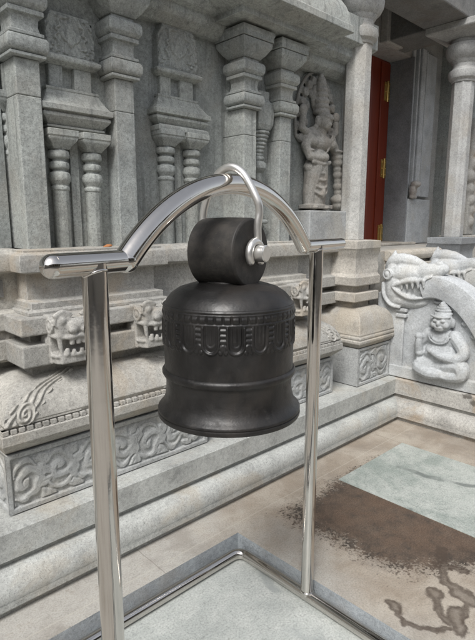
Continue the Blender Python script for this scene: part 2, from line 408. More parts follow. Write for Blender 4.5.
def frieze_panel(u0, u1, v0, v1, seed, reps, n_u=None):
    """height map of a scroll band in a raised border"""
    W = u1 - u0; Hh = v1 - v0; nu = n_u or int(W * 330); nv = int(Hh * 330)
    U, V = np.meshgrid(np.linspace(0, W, nu), np.linspace(0, Hh, nv))
    rng = np.random.RandomState(seed)
    h = np.zeros_like(U)
    step = W / reps; R = min(step * .60, Hh * .40)
    Uw = U + .006 * np.sin(V * 61 + seed) + .004 * np.sin(U * 47 + V * 90); Vw = V + .006 * np.sin(U * 53 + seed * 2) + .003 * np.sin(V * 130 + U * 31)
    for i in range(reps):
        jit = rng.uniform(-.008, .008, 2)
        cx = step * (i + .5) + jit[0]; cy = Hh * (.55 if i % 2 else .45) + jit[1]; sgn = 1 if i % 2 else -1
        dx = Uw - cx; dy = (Vw - cy) * sgn; rho = np.hypot(dx, dy); th = np.arctan2(dy, dx)
        Rr_ = R * (1 + .10 * np.cos(th * 7 + i))
        sp = np.cos(2 * PI * (rho / R * 1.55) - th)
        a = (.62 + .38 * np.clip(sp * 1.6 + .3, -1, 1)) * np.clip((Rr_ - rho) / .008, 0, 1) * (1 - .25 * rho / R)
        h = np.maximum(h, a)
        h = np.maximum(h, np.clip((.018 - rho) / .008, 0, 1))
        for q in range(8):
            an = rng.uniform(0, 2 * PI); lx = cx + step * .5 * (1 if q % 2 else -1) + rng.uniform(-.016, .016); ly = Hh * (.17 + .66 * (q // 2) / 3.)
            e0 = np.cos(an) * (Uw - lx) + np.sin(an) * (Vw - ly); e1 = -np.sin(an) * (Uw - lx) + np.cos(an) * (Vw - ly)
            e = 1 - (e0 / .040) ** 2 - (e1 / .021) ** 2
            h = np.maximum(h, np.clip(e * 1.4, 0, .8) * (.8 + .2 * np.clip(np.abs(e1) / .004, 0, 1)))
        vy = Hh * .5 + np.sin(U / step * PI) * Hh * .33
        h = np.maximum(h, np.clip((.014 - np.abs(Vw - vy)) / .007, 0, .75))
    h *= .86 + .28 * rng.rand()
    b = .022
    edge = np.minimum(np.minimum(U, W - U), np.minimum(V, Hh - V))
    frame = np.clip((b - edge) / .004, 0, 1)
    inner = np.clip((edge - b) / .004, 0, 1)
    return np.maximum(frame, h * inner)

def bay(cx, hf, top, y, seed, reps):
    """projecting base of a wall bay: frieze block, rounded moulding, beams with heads, ledge"""
    zb = LZ; yb = 2.3
    fb = MB().box(cx - hf + .010, cx + hf - .010, y + .012, yb, zb - .01, zb + .238).build('frieze_block', M['frieze'], T, bevel=.004)
    Hm = frieze_panel(cx - hf, cx + hf, zb, zb + .238, seed, reps)
    pm = MB().field(Hm, (cx - hf, y + .0125, zb + .002), (2 * hf, 0, 0), (0, 0, .238), (0, -.0115, 0))
    ns = frieze_panel(0, .2, 0, .238, seed + 1, 1)
    pm.field(ns, (cx - hf + .014, y + .004, zb + .002), (0, .2, 0), (0, 0, .238), (-.014, 0, 0))
    p = pm.build('scroll_carving', M['frieze'], sub(fb), smooth=True)
    # rounded kapota
    hk = hf + .022; yk = y - .055
    lv = [(hf - .01, y + .02, zb + .240), (hk - .006, yk + .01, zb + .288), (hk, yk, zb + .300), (hk, yk, zb + .336), (hk - .004, yk + .004, zb + .339), (hk - .022, yk + .022, zb + .3395), (hk - .022, yk + .022, zb + .357)]
    for a in np.linspace(.10, 1.0, 9):
        d = .165 * (1 - math.cos(a * PI / 2)); z = zb + .350 + .148 * math.sin(a * PI / 2)
        lv.append((hk - .010 - d, yk + .010 + d * 1.05, z))
    km = MB().loft([(cx - h, cx + h, yy, yb, z) for h, yy, z in lv])
    ko = km.build('rounded_moulding', M['base'], T, bevel=.003, auto=True); sub(ko)
    dm = MB()
    nb = int(2 * hk / .03)
    for i in range(nb):
        x = cx - hk + 2 * hk * (i + .5) / nb
        dm.box(x - .0105, x + .0105, yk + .003, yk + .03, zb + .3398, zb + .3565)
    for i in range(6):
        yy = yk + .02 + i * .03
        dm.box(cx - hk + .003, cx - hk + .03, yy - .0105, yy + .0105, zb + .3398, zb + .3565)
    dm.build('dentil_band', M['base'], ko, bevel=.0015)
    # foliage flames carved over both ends of the curved face
    for sx in (-1, 1):
        ex = cx + sx * (hk - .012); nx_, ns_ = 90, 110
        cm = MB(); A = []; LX, SS = np.meshgrid(np.linspace(0, .30, nx_), np.linspace(.06, .97, ns_))
        ctr = .045 + .17 * SS ** 1.5; wd = .075 * (1 - .55 * SS) + .012 * np.cos(SS * 38)
        dd = (LX - ctr)
        msk = np.clip((wd - np.abs(dd)) / .008, 0, 1) * np.clip((SS - .06) / .03, 0, 1) * np.clip((.97 - SS) / .05, 0, 1)
        pat = .55 + .45 * np.cos(2 * PI * dd / .030 + 2.0 * np.sin(SS * 14))
        r1 = np.hypot(LX - .075, (SS - .22) * .2); t1 = np.arctan2((SS - .22) * .2, LX - .075)
        spi = np.clip((.040 - r1) / .006, 0, 1); pat = pat * (1 - spi) + spi * (.55 + .45 * np.cos(2 * PI * r1 / .017 - t1 * sx))
        Hh_ = np.maximum(msk, spi) * pat * .012 - .003
        vs = []; fs = []
        for q in range(ns_):
            for p_ in range(nx_):
                a = SS[q, p_] * PI / 2; hgt = Hh_[q, p_]
                shr = 0.165 * (1 - math.cos(a))
                xx = ex - sx * (LX[q, p_] + shr * .9)
                vs.append((xx, yk + .010 + .173 * (1 - math.cos(a)) - hgt * math.cos(a), zb + .348 + .150 * math.sin(a) + hgt * math.sin(a)))
        for q in range(ns_ - 1):
            for p_ in range(nx_ - 1): a = q * nx_ + p_; fs.append((a, a + 1, a + nx_ + 1, a + nx_))
        cm.add(vs, fs).build('corner_carving', M['base'], ko, smooth=True)
    # recess and two beams
    hb = top + .118; ybm = y + .045
    g = MB()
    g.box(cx - hb + .06, cx + hb - .06, ybm + .07, yb, zb + .47, zb + .765)
    g.build('beam_recess', M['base'], T)
    for z0, z1 in ((.545, .630), (.668, .738)):
        MB().box(cx - hb, cx + hb, ybm, yb, zb + z0, zb + z1).build('beam', M['base'], T, bevel=.006)
    hl = top + .05; yl = y + .10
    lv = [(hl + .02, yl - .02, .738), (hl + .02, yl - .02, .752), (hl, yl, .758), (hl, yl, .785), (hl - .01, yl + .06, .79), (hl - .01, yl + .06, .895),
          (hl + .03, yl + .0, .905), (hl + .035, yl - .005, .945), (hl + .03, yl, .972), (hl + .01, yl + .02, .980), (hl + .01, yl + .02, .990), (hl - .01, yl + .03, .992)]
    MB().loft([(cx - h, cx + h, yy, yb, zb + z) for h, yy, z in lv]).build('wall_ledge', M['base'], T, bevel=.004, auto=True)
bay(1.085, .49, .262, 1.868, 3, 7)
bay(2.20, .49, .262, 1.905, 9, 7)
# stepped-back base between and beside the bays
for x0, x1 in ((-6, .93), (1.3, 2.02), (2.45, 3.2)):
    y = 2.07
    lv = [(y, LZ - .01), (y, LZ + .24), (y - .05, LZ + .29), (y - .05, LZ + .338)] + [(y - .045 + .12 * (1 - math.cos(a)), LZ + .348 + .14 * math.sin(a)) for a in np.linspace(.1, 1.5, 7)]
    lv += [(y + .10, LZ + .5), (y + .10, LZ + .545), (y + .01, LZ + .55), (y + .01, LZ + .63), (y + .09, LZ + .635), (y + .09, LZ + .665), (y + .01, LZ + .67), (y + .01, LZ + .74), (y + .06, LZ + .75),
           (y + .06, LZ + .895), (y + .0, LZ + .905), (y - .005, LZ + .945), (y, LZ + .972), (y + .02, LZ + .985), (y + .03, LZ + .992)]
    MB().loft([(x0, x1, yy, 2.35, z) for yy, z in lv]).build('recessed_moulding', M['base'], T, bevel=.004, auto=True)
# dark blocks painting the shade inside fretted slits, recessed band at far left
for i in range(5): MB().box(.40 + i * .075, .425 + i * .075, 2.118, 2.16, LZ + .80, LZ + .87).build('dark_slit_block', M['soffit'], T)

# beast heads: one carved mesh, copied along the beams
def head_mesh():
    m = MB()      # local: centre x=0, faces -Y, y=0 at beam face, z=0 at bottom
    m.box(-.092, .092, -.03, .10, .0, .205)
    m.rings([[(x * w, y, z) for x, z in ((-1, .122), (1, .122), (1, .195), (-1, .195))] for y, w in ((0, .092), (-.075, .090), (-.108, .078))])        # blunt upper snout
    m.rings([[(x * w, y, z) for x, z in ((-1, .006), (1, .006), (1, .046), (-1, .046))] for y, w in ((0, .090), (-.075, .086), (-.102, .070))])        # lower jaw
    m.ell((0, -.10, .165), (.050, .030, .030)); m.ell((-.024, -.122, .150), (.020, .014, .016)); m.ell((.024, -.122, .150), (.020, .014, .016))
    m.tube([(-.094, -.04, .126), (-.088, -.088, .124), (-.04, -.116, .118), (0, -.120, .124), (.04, -.116, .118), (.088, -.088, .124), (.094, -.04, .126)], .0095, 8)
    m.tube([(-.092, -.04, .040), (-.084, -.084, .040), (0, -.106, .042), (.084, -.084, .040), (.092, -.04, .040)], .009, 8)
    for sx in (-1, 1):
        m.ell((sx * .062, -.098, .188), (.021, .018, .020)); m.tube([(sx * .062 + .031 * math.cos(a), -.100, .186 + .027 * math.sin(a)) for a in np.linspace(0, 2 * PI, 14)], .0065, 8)
        m.tube([(sx * (.02 + .075 * t), -.096, .205 + .018 * math.sin(t * PI)) for t in np.linspace(0, 1, 8)], .011, 8)
        m.ell((sx * .095, -.055, .165), (.012, .018, .018)); m.tube([(sx * .098, -.055 + .030 * math.cos(a), .165 + .027 * math.sin(a)) for a in np.linspace(0, 2 * PI, 14)], .006, 8)
        m.tube([(sx * .094, .02 - .026 * t * math.cos(t * 9), .09 + .030 * t * math.sin(t * 9)) for t in np.linspace(.15, 1.2, 22)], .0075, 8)
        m.tube([(sx * .094, .035 - .03 * t * math.cos(t * 9), .165 + .028 * t * math.sin(t * 9)) for t in np.linspace(.15, 1.1, 22)], .0075, 8)
        m.tube([(sx * .074, -.090, .122), (sx * .072, -.094, .078), (sx * .068, -.094, .044)], [.013, .010, .006], 8)
        m.tube([(sx * .046, -.098, .042), (sx * .046, -.100, .072)], [.013, .009], 8)
    for x in (-.028, 0, .028): m.tube([(x, -.108, .124), (x, -.108, .086)], [.0135, .011], 8)
    for x in (-.018, .016): m.tube([(x, -.100, .040), (x, -.102, .066)], [.011, .009], 8)
    return m
hd0 = head_mesh()
def placed(mb, M4):
    q = MB(); q.f = list(mb.f); q.v = [tuple(M4 @ Vector(p)) for p in mb.v]; return q
HZ = LZ + .545
h0 = placed(hd0, Matrix.Translation((.895, 1.925, HZ + .004)) @ Matrix.Diagonal((.95, .82, .94, 1))).build('beast_head', M['base'], T, remesh=.0042, sm_it=1)
for (x, y) in ((1.285, 1.915), (2.01, 1.952), (2.39, 1.952)): copy_tree(h0, T, (x - .895, y - 1.915, 0))
ps = placed(hd0, Matrix.Translation((.72, 2.20, HZ - .01)) @ Matrix.Rotation(-PI / 2, 4, 'Z')).build('beast_head', M['warm'], T, remesh=.006, sm_it=1)

# pilasters
def capital(m, cx, cy, hw, z0, sc=1., ky=1.):
    """ring mouldings of a square pilaster head, from the shaft top up; returns next z"""
    pr = [(1.30, 0), (1.44, .003), (1.44, .014), (1.25, .016), (1.50, .022), (1.63, .032), (1.67, .048), (1.63, .064), (1.50, .074), (1.28, .077), (1.40, .079), (1.40, .091), (1.16, .094), (1.06, .115), (1.10, .140), (1.20, .150),
          (1.44, .152), (1.44, .168), (1.30, .171), (1.52, .178), (1.66, .188), (1.70, .207), (1.66, .225), (1.50, .234), (1.15, .238), (1.12, .255)]
    lv = [(cx - hw * a, cx + hw * a, cy - hw * a, cy + hw * a, z0 + z * sc) for a, z in pr]
    m.loft(lv); return z0 + .255 * sc
def pilaster(cx, cy, hw, z0, z1):
    sh = MB().box(cx - hw, cx + hw, cy - hw, 2.24, z0, z1 - .135).box(cx - hw, cx + hw, cy - hw, 2.24, z1 - .134, z1).build('pilaster', M['wall'], T, bevel=.004); sub(sh)
    m = MB(); zt = capital(m, cx, cy, hw, z1)
    m.build('capital', M['wall'], sh, bevel=.002, auto=True)
    # palm bracket and abacus
    m = MB(); m.loft([(cx - hw * a, cx + hw * a, cy - hw * a, cy + hw * a, zt + z) for a, z in ((1.25, -.004), (1.7, .018), (2.1, .045), (2.22, .055), (2.25, .070), (2.25, .078))])
    m.loft([(cx - hw * a, cx + hw * a, cy - hw * a, cy + hw * a, zt + z) for a, z in ((2.36, .081), (2.36, .105), (2.44, .110), (2.44, .130))])
    m.build('abacus', M['wall'], sh, bevel=.003, auto=True)
ZB = LZ + .980
for cx in (.862, 1.285): pilaster(cx, 2.108, .048, ZB, 2.085)
for cx in (2.055, 2.345): pilaster(cx, 2.098, .048, ZB, 2.075)
# cores of the bays behind the pilasters
MB().box(.845, 1.31, 2.15, 2.3, ZB - .01, 2.7).build('bay_wall', M['wall'], T)
MB().box(2.03, 2.40, 2.15, 2.3, ZB - .01, 2.7).build('bay_wall', M['wall'], T)

def ringed_column(m, cx, cy, r, zs):
    m.poly(cx, cy, zs, 12)
def colonnette(parent, cx, cy, r, z0, z1, kind=8, nm='colonnette', cap=True):
    """small relief column: shaft, cushion rings, square bracket"""
    H = z1 - z0; m = MB()
    R = r
    pr = [(R, z0), (R, z1 - 0.2408), (R * 1.12, z1 - 0.2370), (R * 1.12, z1 - 0.2256), (R * .95, z1 - 0.2195), (R * 1.05, z1 - 0.2119), (R * 1.30, z1 - 0.1990), (R * 1.34, z1 - 0.1838), (R * 1.22, z1 - 0.1686), (R * .85, z1 - 0.1618),
          (R * .85, z1 - 0.1557), (R * 1.2, z1 - 0.1496), (R * 1.25, z1 - 0.1382), (R * 1.18, z1 - 0.1268), (R * .85, z1 - 0.1215), (R * .85, z1 - 0.1131), (R * 1.28, z1 - 0.1070), (R * 1.34, z1 - 0.0949), (R * 1.25, z1 - 0.0812), (R * .95, z1 - 0.0759), (R * .95, z1 - 0.0660)]
    m.poly(cx, cy, pr, 12, PI / 12)
    m.loft([(cx - R * a, cx + R * a, cy - R * a, cy + R * a, z1 + z) for a, z in ((.95, -.075), (1.25, -.06), (1.7, -.042), (1.8, -.034), (1.8, -.028), (1.9, -.025), (1.9, 0))])
    return m.build(nm, M['wall'], parent, bevel=.002, auto=True)
# pavilion relief of the left bay (two colonnettes under a sloped roof and a carved slab)
def pavilion(cx, yw, zroof, w, slab_top, z0, slabw):
    """roof eave at zroof, wall plane yw"""
    yf = yw - .085
    lv = [(w * .80, yf + .03, zroof - .085), (w * .80, yf + .03, zroof - .076), (w * .86, yf + .02, zroof - .074), (w * .86, yf + .02, zroof - .066), (w * .80, yf + .03, zroof - .064), (w * .84, yf + .024, zroof - .058), (w * .93, yf + .008, zroof - .044), (w * 1.0, yf, zroof - .032), (w * 1.0, yf, zroof - .020), (w * .96, yf + .006, zroof - .018), (w * .96, yf + .006, zroof - .012),
          (w * 1.05, yf - .010, zroof - .010), (w * 1.05, yf - .010, zroof + .012), (w * .99, yf + .0, zroof + .016), (w * .93, yf + .012, zroof + .030), (w * .84, yf + .026, zroof + .052), (w * .76, yf + .036, zroof + .074), (w * .78, yf + .034, zroof + .076), (w * .78, yf + .034, zroof + .086), (w * .66, yf + .05, zroof + .088)]
    rf = MB().loft([(cx - a, cx + a, y, yw + .02, z) for a, y, z in lv]).build('pavilion_relief', M['wall'], T, bevel=.004, auto=True); sub(rf)
    zn = zroof + .088
    for s, hw2 in ((-.45, .20), (.35, .26)): MB().box(cx + w * s - w * hw2, cx + w * s + w * hw2, yf + .045, yw + .02, zn - .01, zn + .088).build('neck', M['wall'], rf, bevel=.006)
    zs = zn + .085; m = MB()
    m.loft([(cx - a, cx + a, y, yw + .02, z) for a, y, z in ((slabw * .90, yf + .045, zs), (slabw * 1.05, yf + .015, zs + .012), (slabw * 1.08, yf + .012, zs + .028), (slabw * .92, yf + .03, zs + .040))])
    m.build('slab_foot', M['wall'], rf, bevel=.005)
    # carved slab with low relief
    zt = slab_top; n_u, n_v = 130, 190
    U, V = np.meshgrid(np.linspace(-1, 1, n_u), np.linspace(0, 1, n_v))
    out = 1 - np.abs(U) / (1.0 - .22 * np.clip(V - .72, 0, 1) / .28)
    h = np.clip(out * 9, 0, 1) * .04
    ins = np.clip((out - .06) * 14, 0, 1) * np.clip((V - .04) * 20, 0, 1) * np.clip((.97 - V) * 20, 0, 1)
    wob = .30 * np.sin(U * 5 + V * 7 + cx) + .2 * np.sin(U * 11 - V * 13)
    r_ = np.hypot(U * .8, (V - .52) * 1.5); t_ = np.arctan2((V - .52) * 1.5, U * .8)
    arch = np.clip((.06 - np.abs(np.hypot(U * .95, (V - .40) * (1.15 - .35 * (V > .4))) - .50 - .05 * np.cos(t_ * 9 + wob))) / .03, 0, 1) * (V > .22)             # cusped arch
    core = np.clip((.20 - np.hypot(U * .9, (V - .50) * .75)) / .05, 0, 1) + np.clip((.10 - np.hypot(U * .9, (V - .74) * 1.1)) / .03, 0, 1)   # small seated figure
    arms = np.clip((.07 - np.abs(np.hypot(U * .8, (V - .56) * 1.3) - .25)) / .03, 0, 1) * (V < .58)
    leaf = np.clip(np.cos(U * 19 + wob * 5) * np.cos(V * 26 + wob * 4) * 2.2 + .2, 0, 1) * (r_ > .68)
    h += ins * .0085 * np.clip(np.maximum.reduce([arch, core * .95, arms * .8, leaf * .75]), 0, 1)
    h += .0015 * np.sin(U * 37 + V * 23) * ins
    MB().field(h, (cx - slabw, yf + .075, zs + .035), (2 * slabw, 0, 0), (0, 0, zt - zs - .035), (0, -1, 0)).build('carved_slab', M['wall'], rf, smooth=True)
    MB().box(cx - slabw * .97, cx + slabw * .97, yf + .072, yw + .02, zs + .03, zt).build('slab_back', M['wall'], rf, bevel=.01)
    for s in (-1, 1): colonnette(rf, cx + s * w * .50, yf + .05, w * .228, z0, zroof - .085)
    # middle post between the colonnettes
    MB().box(cx - w * .13, cx + w * .13, yf + .06, yw + .02, z0, zroof - .06).build('middle_post', M['wall'], rf, bevel=.003)
    return rf
pavilion(1.07, 2.16, 1.93, .150, 2.30, ZB, .118)
pavilion(1.68, 2.235, 2.01, .165, 2.42, 1.36, .135)
# second roof tier under the recess pavilion's eave
rf2 = [o for o in bpy.data.objects if o.name.startswith('pavilion_relief')][-1]
m = MB(); cx = 1.68
m.loft([(cx - a, cx + a, y, 2.25, z) for a, y, z in ((.135, 2.17, 1.880), (.150, 2.150, 1.892), (.150, 2.150, 1.918), (.158, 2.140, 1.922), (.158, 2.140, 1.942), (.14, 2.16, 1.952))])
m.build('lower_eave', M['wall'], rf2, bevel=.003)
# pot pilaster between the twin pilasters
m = MB(); cx, cy = 2.205, 2.135
m.loft([(cx - a, cx + a, cy - a, cy + .06, z) for a, z in ((.05, 1.99), (.062, 2.02), (.066, 2.08), (.058, 2.14), (.045, 2.15), (.045, 2.20))])
pp = m.build('pot_pilaster', M['wall'], T, bevel=.008); sub(pp)
m = MB(); pr = []
for i in range(7): r = .028 + .0055 * i; z = 1.85 + i * .020; pr += [(r * .9, z), (r * 1.08, z + .005), (r * 1.08, z + .013), (r * .95, z + .018)]
m.poly(cx, cy, pr + [(.03, 1.995)], 12); m.poly(cx, cy, [(.026, ZB), (.026, 1.76), (.036, 1.765), (.05, 1.785), (.048, 1.81), (.03, 1.825), (.036, 1.832), (.036, 1.842), (.028, 1.852)], 12)
m.build('pot', M['wall'], pp, bevel=.002, auto=True)
MB().box(cx - .05, cx + .05, 2.09, 2.2, ZB, ZB + .02).build('foot_block', M['wall'], pp, bevel=.003)
MB().loft([(cx - a, cx + a, cy - a * .8, 2.2, z) for a, z in ((.04, 1.47), (.05, 1.475), (.05, 1.49), (.035, 1.495))]).build('foot_ring', M['wall'], pp, bevel=.003)
# small side column in the recess left of the corner pilaster
colonnette(T, .835, 2.215, .03, ZB, 1.98, nm='colonnette')
MB().box(.60, .80, 2.19, 2.3, ZB, 2.6).build('side_pier', M['wall'], T, bevel=.003)

# cornices
def cornice(x0, x1, yf, z0, yb=2.4):
    pr = [(.10, 0), (.10, .03), (.02, .055), (.0, .062), (.0, .098), (.012, .104)] + [(.015 + .13 * (1 - math.cos(a)), .11 + .17 * math.sin(a)) for a in np.linspace(.1, 1.5, 7)] + [(.16, .30), (.06, .31), (.06, .36), (.12, .37), (.12, .6)]
    MB().loft([(x0 + min(d, .12), x1 - min(d, .12), yf + d, yb, z0 + z) for d, z in pr]).build('cornice', M['wall'], T, bevel=.003, auto=True)
cornice(.60, 1.50, 1.86, 2.475); cornice(1.77, 2.66, 1.82, 2.475)
MB().loft([(-6, 3.2, y, 2.4, z) for y, z in ((2.18, 2.42), (2.13, 2.45), (2.12, 2.47), (2.12, 2.50), (2.09, 2.505), (2.06, 2.53), (2.06, 2.58), (2.0, 2.60), (2.0, 2.75), (2.1, 2.78), (2.1, 3.2))]).build('cornice', M['wall'], T, bevel=.003)
MB().loft([(2.60, 3.05, y, 2.4, z) for y, z in ((2.16, 2.50), (2.10, 2.53), (2.09, 2.56), (2.09, 2.66), (2.14, 2.70), (2.14, 2.9))]).build('cornice', M['wall'], T, bevel=.004)

# niche wall behind the deity is the back wall; porch
MB().box(3.28, 5.9, 2.82, 3.4, LZ, 1.3).build('porch_back', M['frame'], T)
m = MB(); m.box(3.30, 3.99, 2.8, 3.2, 1.28, 3.6); m.build('porch_wall', M['frame'], T)
m = MB(); m.box(5.62, 7.5, 2.65, 3.3, 1.28, 3.6); m.build('porch_wall', M['frame'], T)
m = MB(); m.box(3.27, 4.86, 2.62, 2.95, 3.02, 3.6); m.build('lintel', M['frame'], T, bevel=.006)
m = MB(); m.box(4.22, 4.50, 2.55, 2.62, 3.02, 3.35); m.build('lintel_block', M['frame'], T, bevel=.01)
# moulded frame right of the door
fr = MB().box(4.7870, 5.62, 2.64, 3.2, 1.28, 3.6).build('door_frame', M['pillar'], T, bevel=.004); sub(fr)
m = MB()
for x0, x1, y in ((4.7880, 4.8400, 2.60), (4.8550, 4.8800, 2.575), (4.9000, 4.985, 2.565), (5.01, 5.035, 2.575), (5.06, 5.27, 2.60)):
    m.box(x0, x1, y, 2.66, 1.75, 3.12)
m.build('frame_moulding', M['white'], fr, bevel=.008)
MB().box(4.7860, 5.25, 2.57, 2.66, 1.28, 1.72).build('frame_foot', M['white'], fr, bevel=.006)
m = MB(); m.ell((4.8450, 2.56, 1.80), (.05, .04, .07)); m.ell((4.8450, 2.53, 1.86), (.06, .05, .035)); m.tube([(4.7950, 2.55, 1.74), (4.8950, 2.55, 1.74)], .02, 10); m.ell((4.8050, 2.54, 1.80), (.02, .03, .05))
m.build('foot_ornament', M['frame'], fr, remesh=.008, sm_it=1)
MB().box(4.7700, 4.7855, 2.58, 2.95, 1.28, 3.02).build('jamb_reveal', M['jamb'], fr, bevel=.002)
dl = MB().box(4.0, 4.7670, 2.835, 2.885, 1.295, 3.02).build('door', M['door'], T, bevel=.004); sub(dl)
m = MB()
for x0, x1 in ((4.02, 4.12), (4.35, 4.45), (4.6050, 4.7600)): m.box(x0, x1, 2.820, 2.837, 1.31, 3.0)
m.build('door_stile', M['door'], dl, bevel=.006)
for z in (1.38, 2.02, 2.74):
    m = MB(); m.box(4.6600, 4.6930, 2.812, 2.8205, z - .085, z + .085); m.box(4.7230, 4.7510, 2.812, 2.8205, z - .085, z + .085); m.tube([(4.7080, 2.811, z - .095), (4.7080, 2.811, z + .095)], .012, 10)
    for dz in (-.06, 0, .06):
        for xx in (4.6770, 4.7370): m.ell((xx, 2.810, z + dz), (.007, .005, .007), nu=8, nv=6)
    m.build('hinge', M['brass'], dl, bevel=.002)
MB().box(3.28, 5.9, 2.02, 2.83, .30, 1.275).build('porch_floor', M['base'], T, bevel=.006)
m = MB(); m.tube([(3.46, 2.0, 1.235), (4.3, 2.0, 1.235)], .042, 12); m.box(3.46, 4.3, 1.97, 2.03, 1.10, 1.17)
m.build('porch_nosing', M['warm'], T, bevel=.004, auto=True)
MB().box(4.0, 4.86, 2.5, 2.9, 1.276, 1.30).build('threshold', M['warm'], T, bevel=.006)
m = MB()
for i in range(6): m.box(3.475, 4.1, 1.99 - .21 * (i + 1), 1.99 - .21 * i + .01, .07, 1.11 - .172 * i)
m.build('stair_flight', M['ledge'], T, bevel=.005)
# right bay of the temple, beyond the second pillar
m = MB(); m.box(5.45, 9, 2.3, 2.9, LZ, 3.6); m.build('wall', M['wall'], T)
pl = MB().loft([(5.35, 9, y, 2.5, z) for y, z in ((2.1, LZ), (2.1, .95), (2.0, 1.0), (2.0, 1.1), (2.12, 1.12), (2.12, 1.2), (2.02, 1.23), (2.0, 1.28), (2.03, 1.33), (2.1, 1.36))]).build('recessed_moulding', M['base'], T, bevel=.006)
m = MB()
for z, r in ((1.5, .06), (1.62, .05), (1.72, .07), (1.83, .05), (1.95, .075), (2.08, .06), (2.2, .08), (2.34, .06), (2.46, .05)): m.ell((5.50 + .03 * math.sin(z * 9), 2.28, z), (r, .07, .07))
m.box(5.44, 5.62, 2.25, 2.32, 1.36, 2.5); m.build('side_relief', M['base'], T, remesh=.012, sm_it=2)

# roof and beams
MB().box(-7, 10, 1.80, 3.5, 3.30, 3.55).build('eave', M['soffit'], T, bevel=.01)
MB().box(2.85, 5.2, 1.86, 2.22, 3.03, 3.30).build('porch_beam', M['soffit'], T, bevel=.01)
MB().box(4.27, 4.66, 2.221, 2.64, 3.035, 3.30).build('porch_beam', M['soffit'], T, bevel=.01)
MB().box(2.94, 3.26, 2.22, 2.85, 3.03, 3.30).build('porch_beam', M['soffit'], T, bevel=.01)

# ------------------------------------------------------------------ porch pillars
def porch_pillar(cx, cy, label, top=3.03, neck='warm'):
    t = thing('porch_pillar', (cx, cy, LZ), label, 'pillar', 'octagonal pillars of the porch')
    h = .205
    fb = MB().box(cx - h + .01, cx + h - .01, cy - h + .01, cy + h, LZ + .001, LZ + .262).build('pedestal_block', M['frieze'], t, bevel=.004); sub(fb)
    pm = MB()
    Hm = frieze_panel(0, 2 * h, 0, .262, 21, 2, 130)
    pm.field(Hm, (cx - h, cy - h + .012, LZ + .002), (2 * h, 0, 0), (0, 0, .262), (0, -.013, 0))
    Hs = frieze_panel(0, 2 * h, 0, .262, 33, 2, 130) * 0 + .9
    pm.field(Hs, (cx - h + .012, cy - h, LZ + .002), (0, 2 * h, 0), (0, 0, .262), (-.013, 0, 0))
    pm.build('scroll_carving', M['frieze'], fb, smooth=True)
    lv = [(h - .01, .262), (h + .018, .292), (h + .024, .300), (h + .024, .318), (h + .016, .322), (h + .022, .330), (h + .020, .345), (h + .014, .350), (h + .018, .358), (h + .014, .372)]
    lv += [(h + .012 - .075 * (1 - math.cos(a)), .375 + .135 * math.sin(a)) for a in np.linspace(.05, 1.45, 9)]
    lv += [(.125, .525)]
    MB().loft([(cx - a, cx + a, cy - a, cy + a, LZ + z) for a, z in lv]).build('rounded_cushion', M['warm'], t, bevel=.004, auto=True)
    cx -= .022; cy += .014
    lv = [(.10, .52, 0), (.10, .566, 0), (0.146, .568, 0), (0.150, .572, 0), (0.150, .628, 0), (0.146, .632, 0), (.10, .634, 0), (.10, .676, 0), (0.150, .678, 0), (0.154, .684, 0), (0.154, .738, 0), (0.146, .746, .0),
          (0.136, .760, .012), (.132, .80, .030), (.124, .845, .038), (.128, .88, .034), (.142, .91, .020), (0.146, .925, 0), (0.150, .930, 0), (0.150, .982, 0), (.10, .986, 0)]
    m = MB(); m.loft([(cx - a, cx + a + e, cy - a, cy + a + e, LZ + z) for a, z, e in lv])
    m.build('pedestal_neck', M[neck], t, bevel=.004, auto=True)
    z0 = LZ + .986; r = .088
    MB().poly(cx, cy, [(r, z0), (r, 2.62)], 8, PI / 8).build('shaft', M['pillar'], t, bevel=.004)
    pr = [(r * 1.05, 2.615), (r * 1.10, 2.63), (r * 1.32, 2.645), (r * 1.42, 2.67), (r * 1.38, 2.70), (r * 1.15, 2.715), (r * 1.05, 2.73), (r * 1.05, 2.755), (r * 1.22, 2.775), (r * 1.26, 2.785), (r * 1.5, 2.80), (r * 1.72, 2.835), (r * 1.76, 2.87), (r * 1.62, 2.90), (r * 1.3, 2.915), (r * 1.3, 2.94)]
    MB().poly(cx, cy, pr, 24).build('capital', M['pillar'], t, auto=True, bevel=.002)
    MB().loft([(cx - a, cx + a, cy - a, cy + a, z) for a, z in ((.12, 2.935), (.19, 2.965), (.235, 2.975), (.24, 2.985), (.24, top - .001))]).build('abacus', M['pillar'], t, bevel=.004)
    return t
porch_pillar(3.10, 2.055, 'pale octagonal stone porch pillar nearest the bell, between carved figure niche and red door')
porch_pillar(4.48, 1.95, 'octagonal stone porch pillar to the right of the red door, beyond the makara balustrades', neck='jamb')

# ------------------------------------------------------------------ deity in the niche
D = thing('deity_statue', (2.80, 2.16, 1.36), 'brown weathered relief of a standing crowned deity in the niche left of the porch', 'statue')
m = MB(); m.box(2.60, 3.05, 2.06, 2.225, 1.357, 1.555); m.build('pedestal', M['frieze'], D, bevel=.008)
def dp(px, y, dep):   # measured layout of the relief -> world
    return (2.80 + (px - 311) * .0105, 2.215 - dep, 1.572 + (207 - y) * .0063)
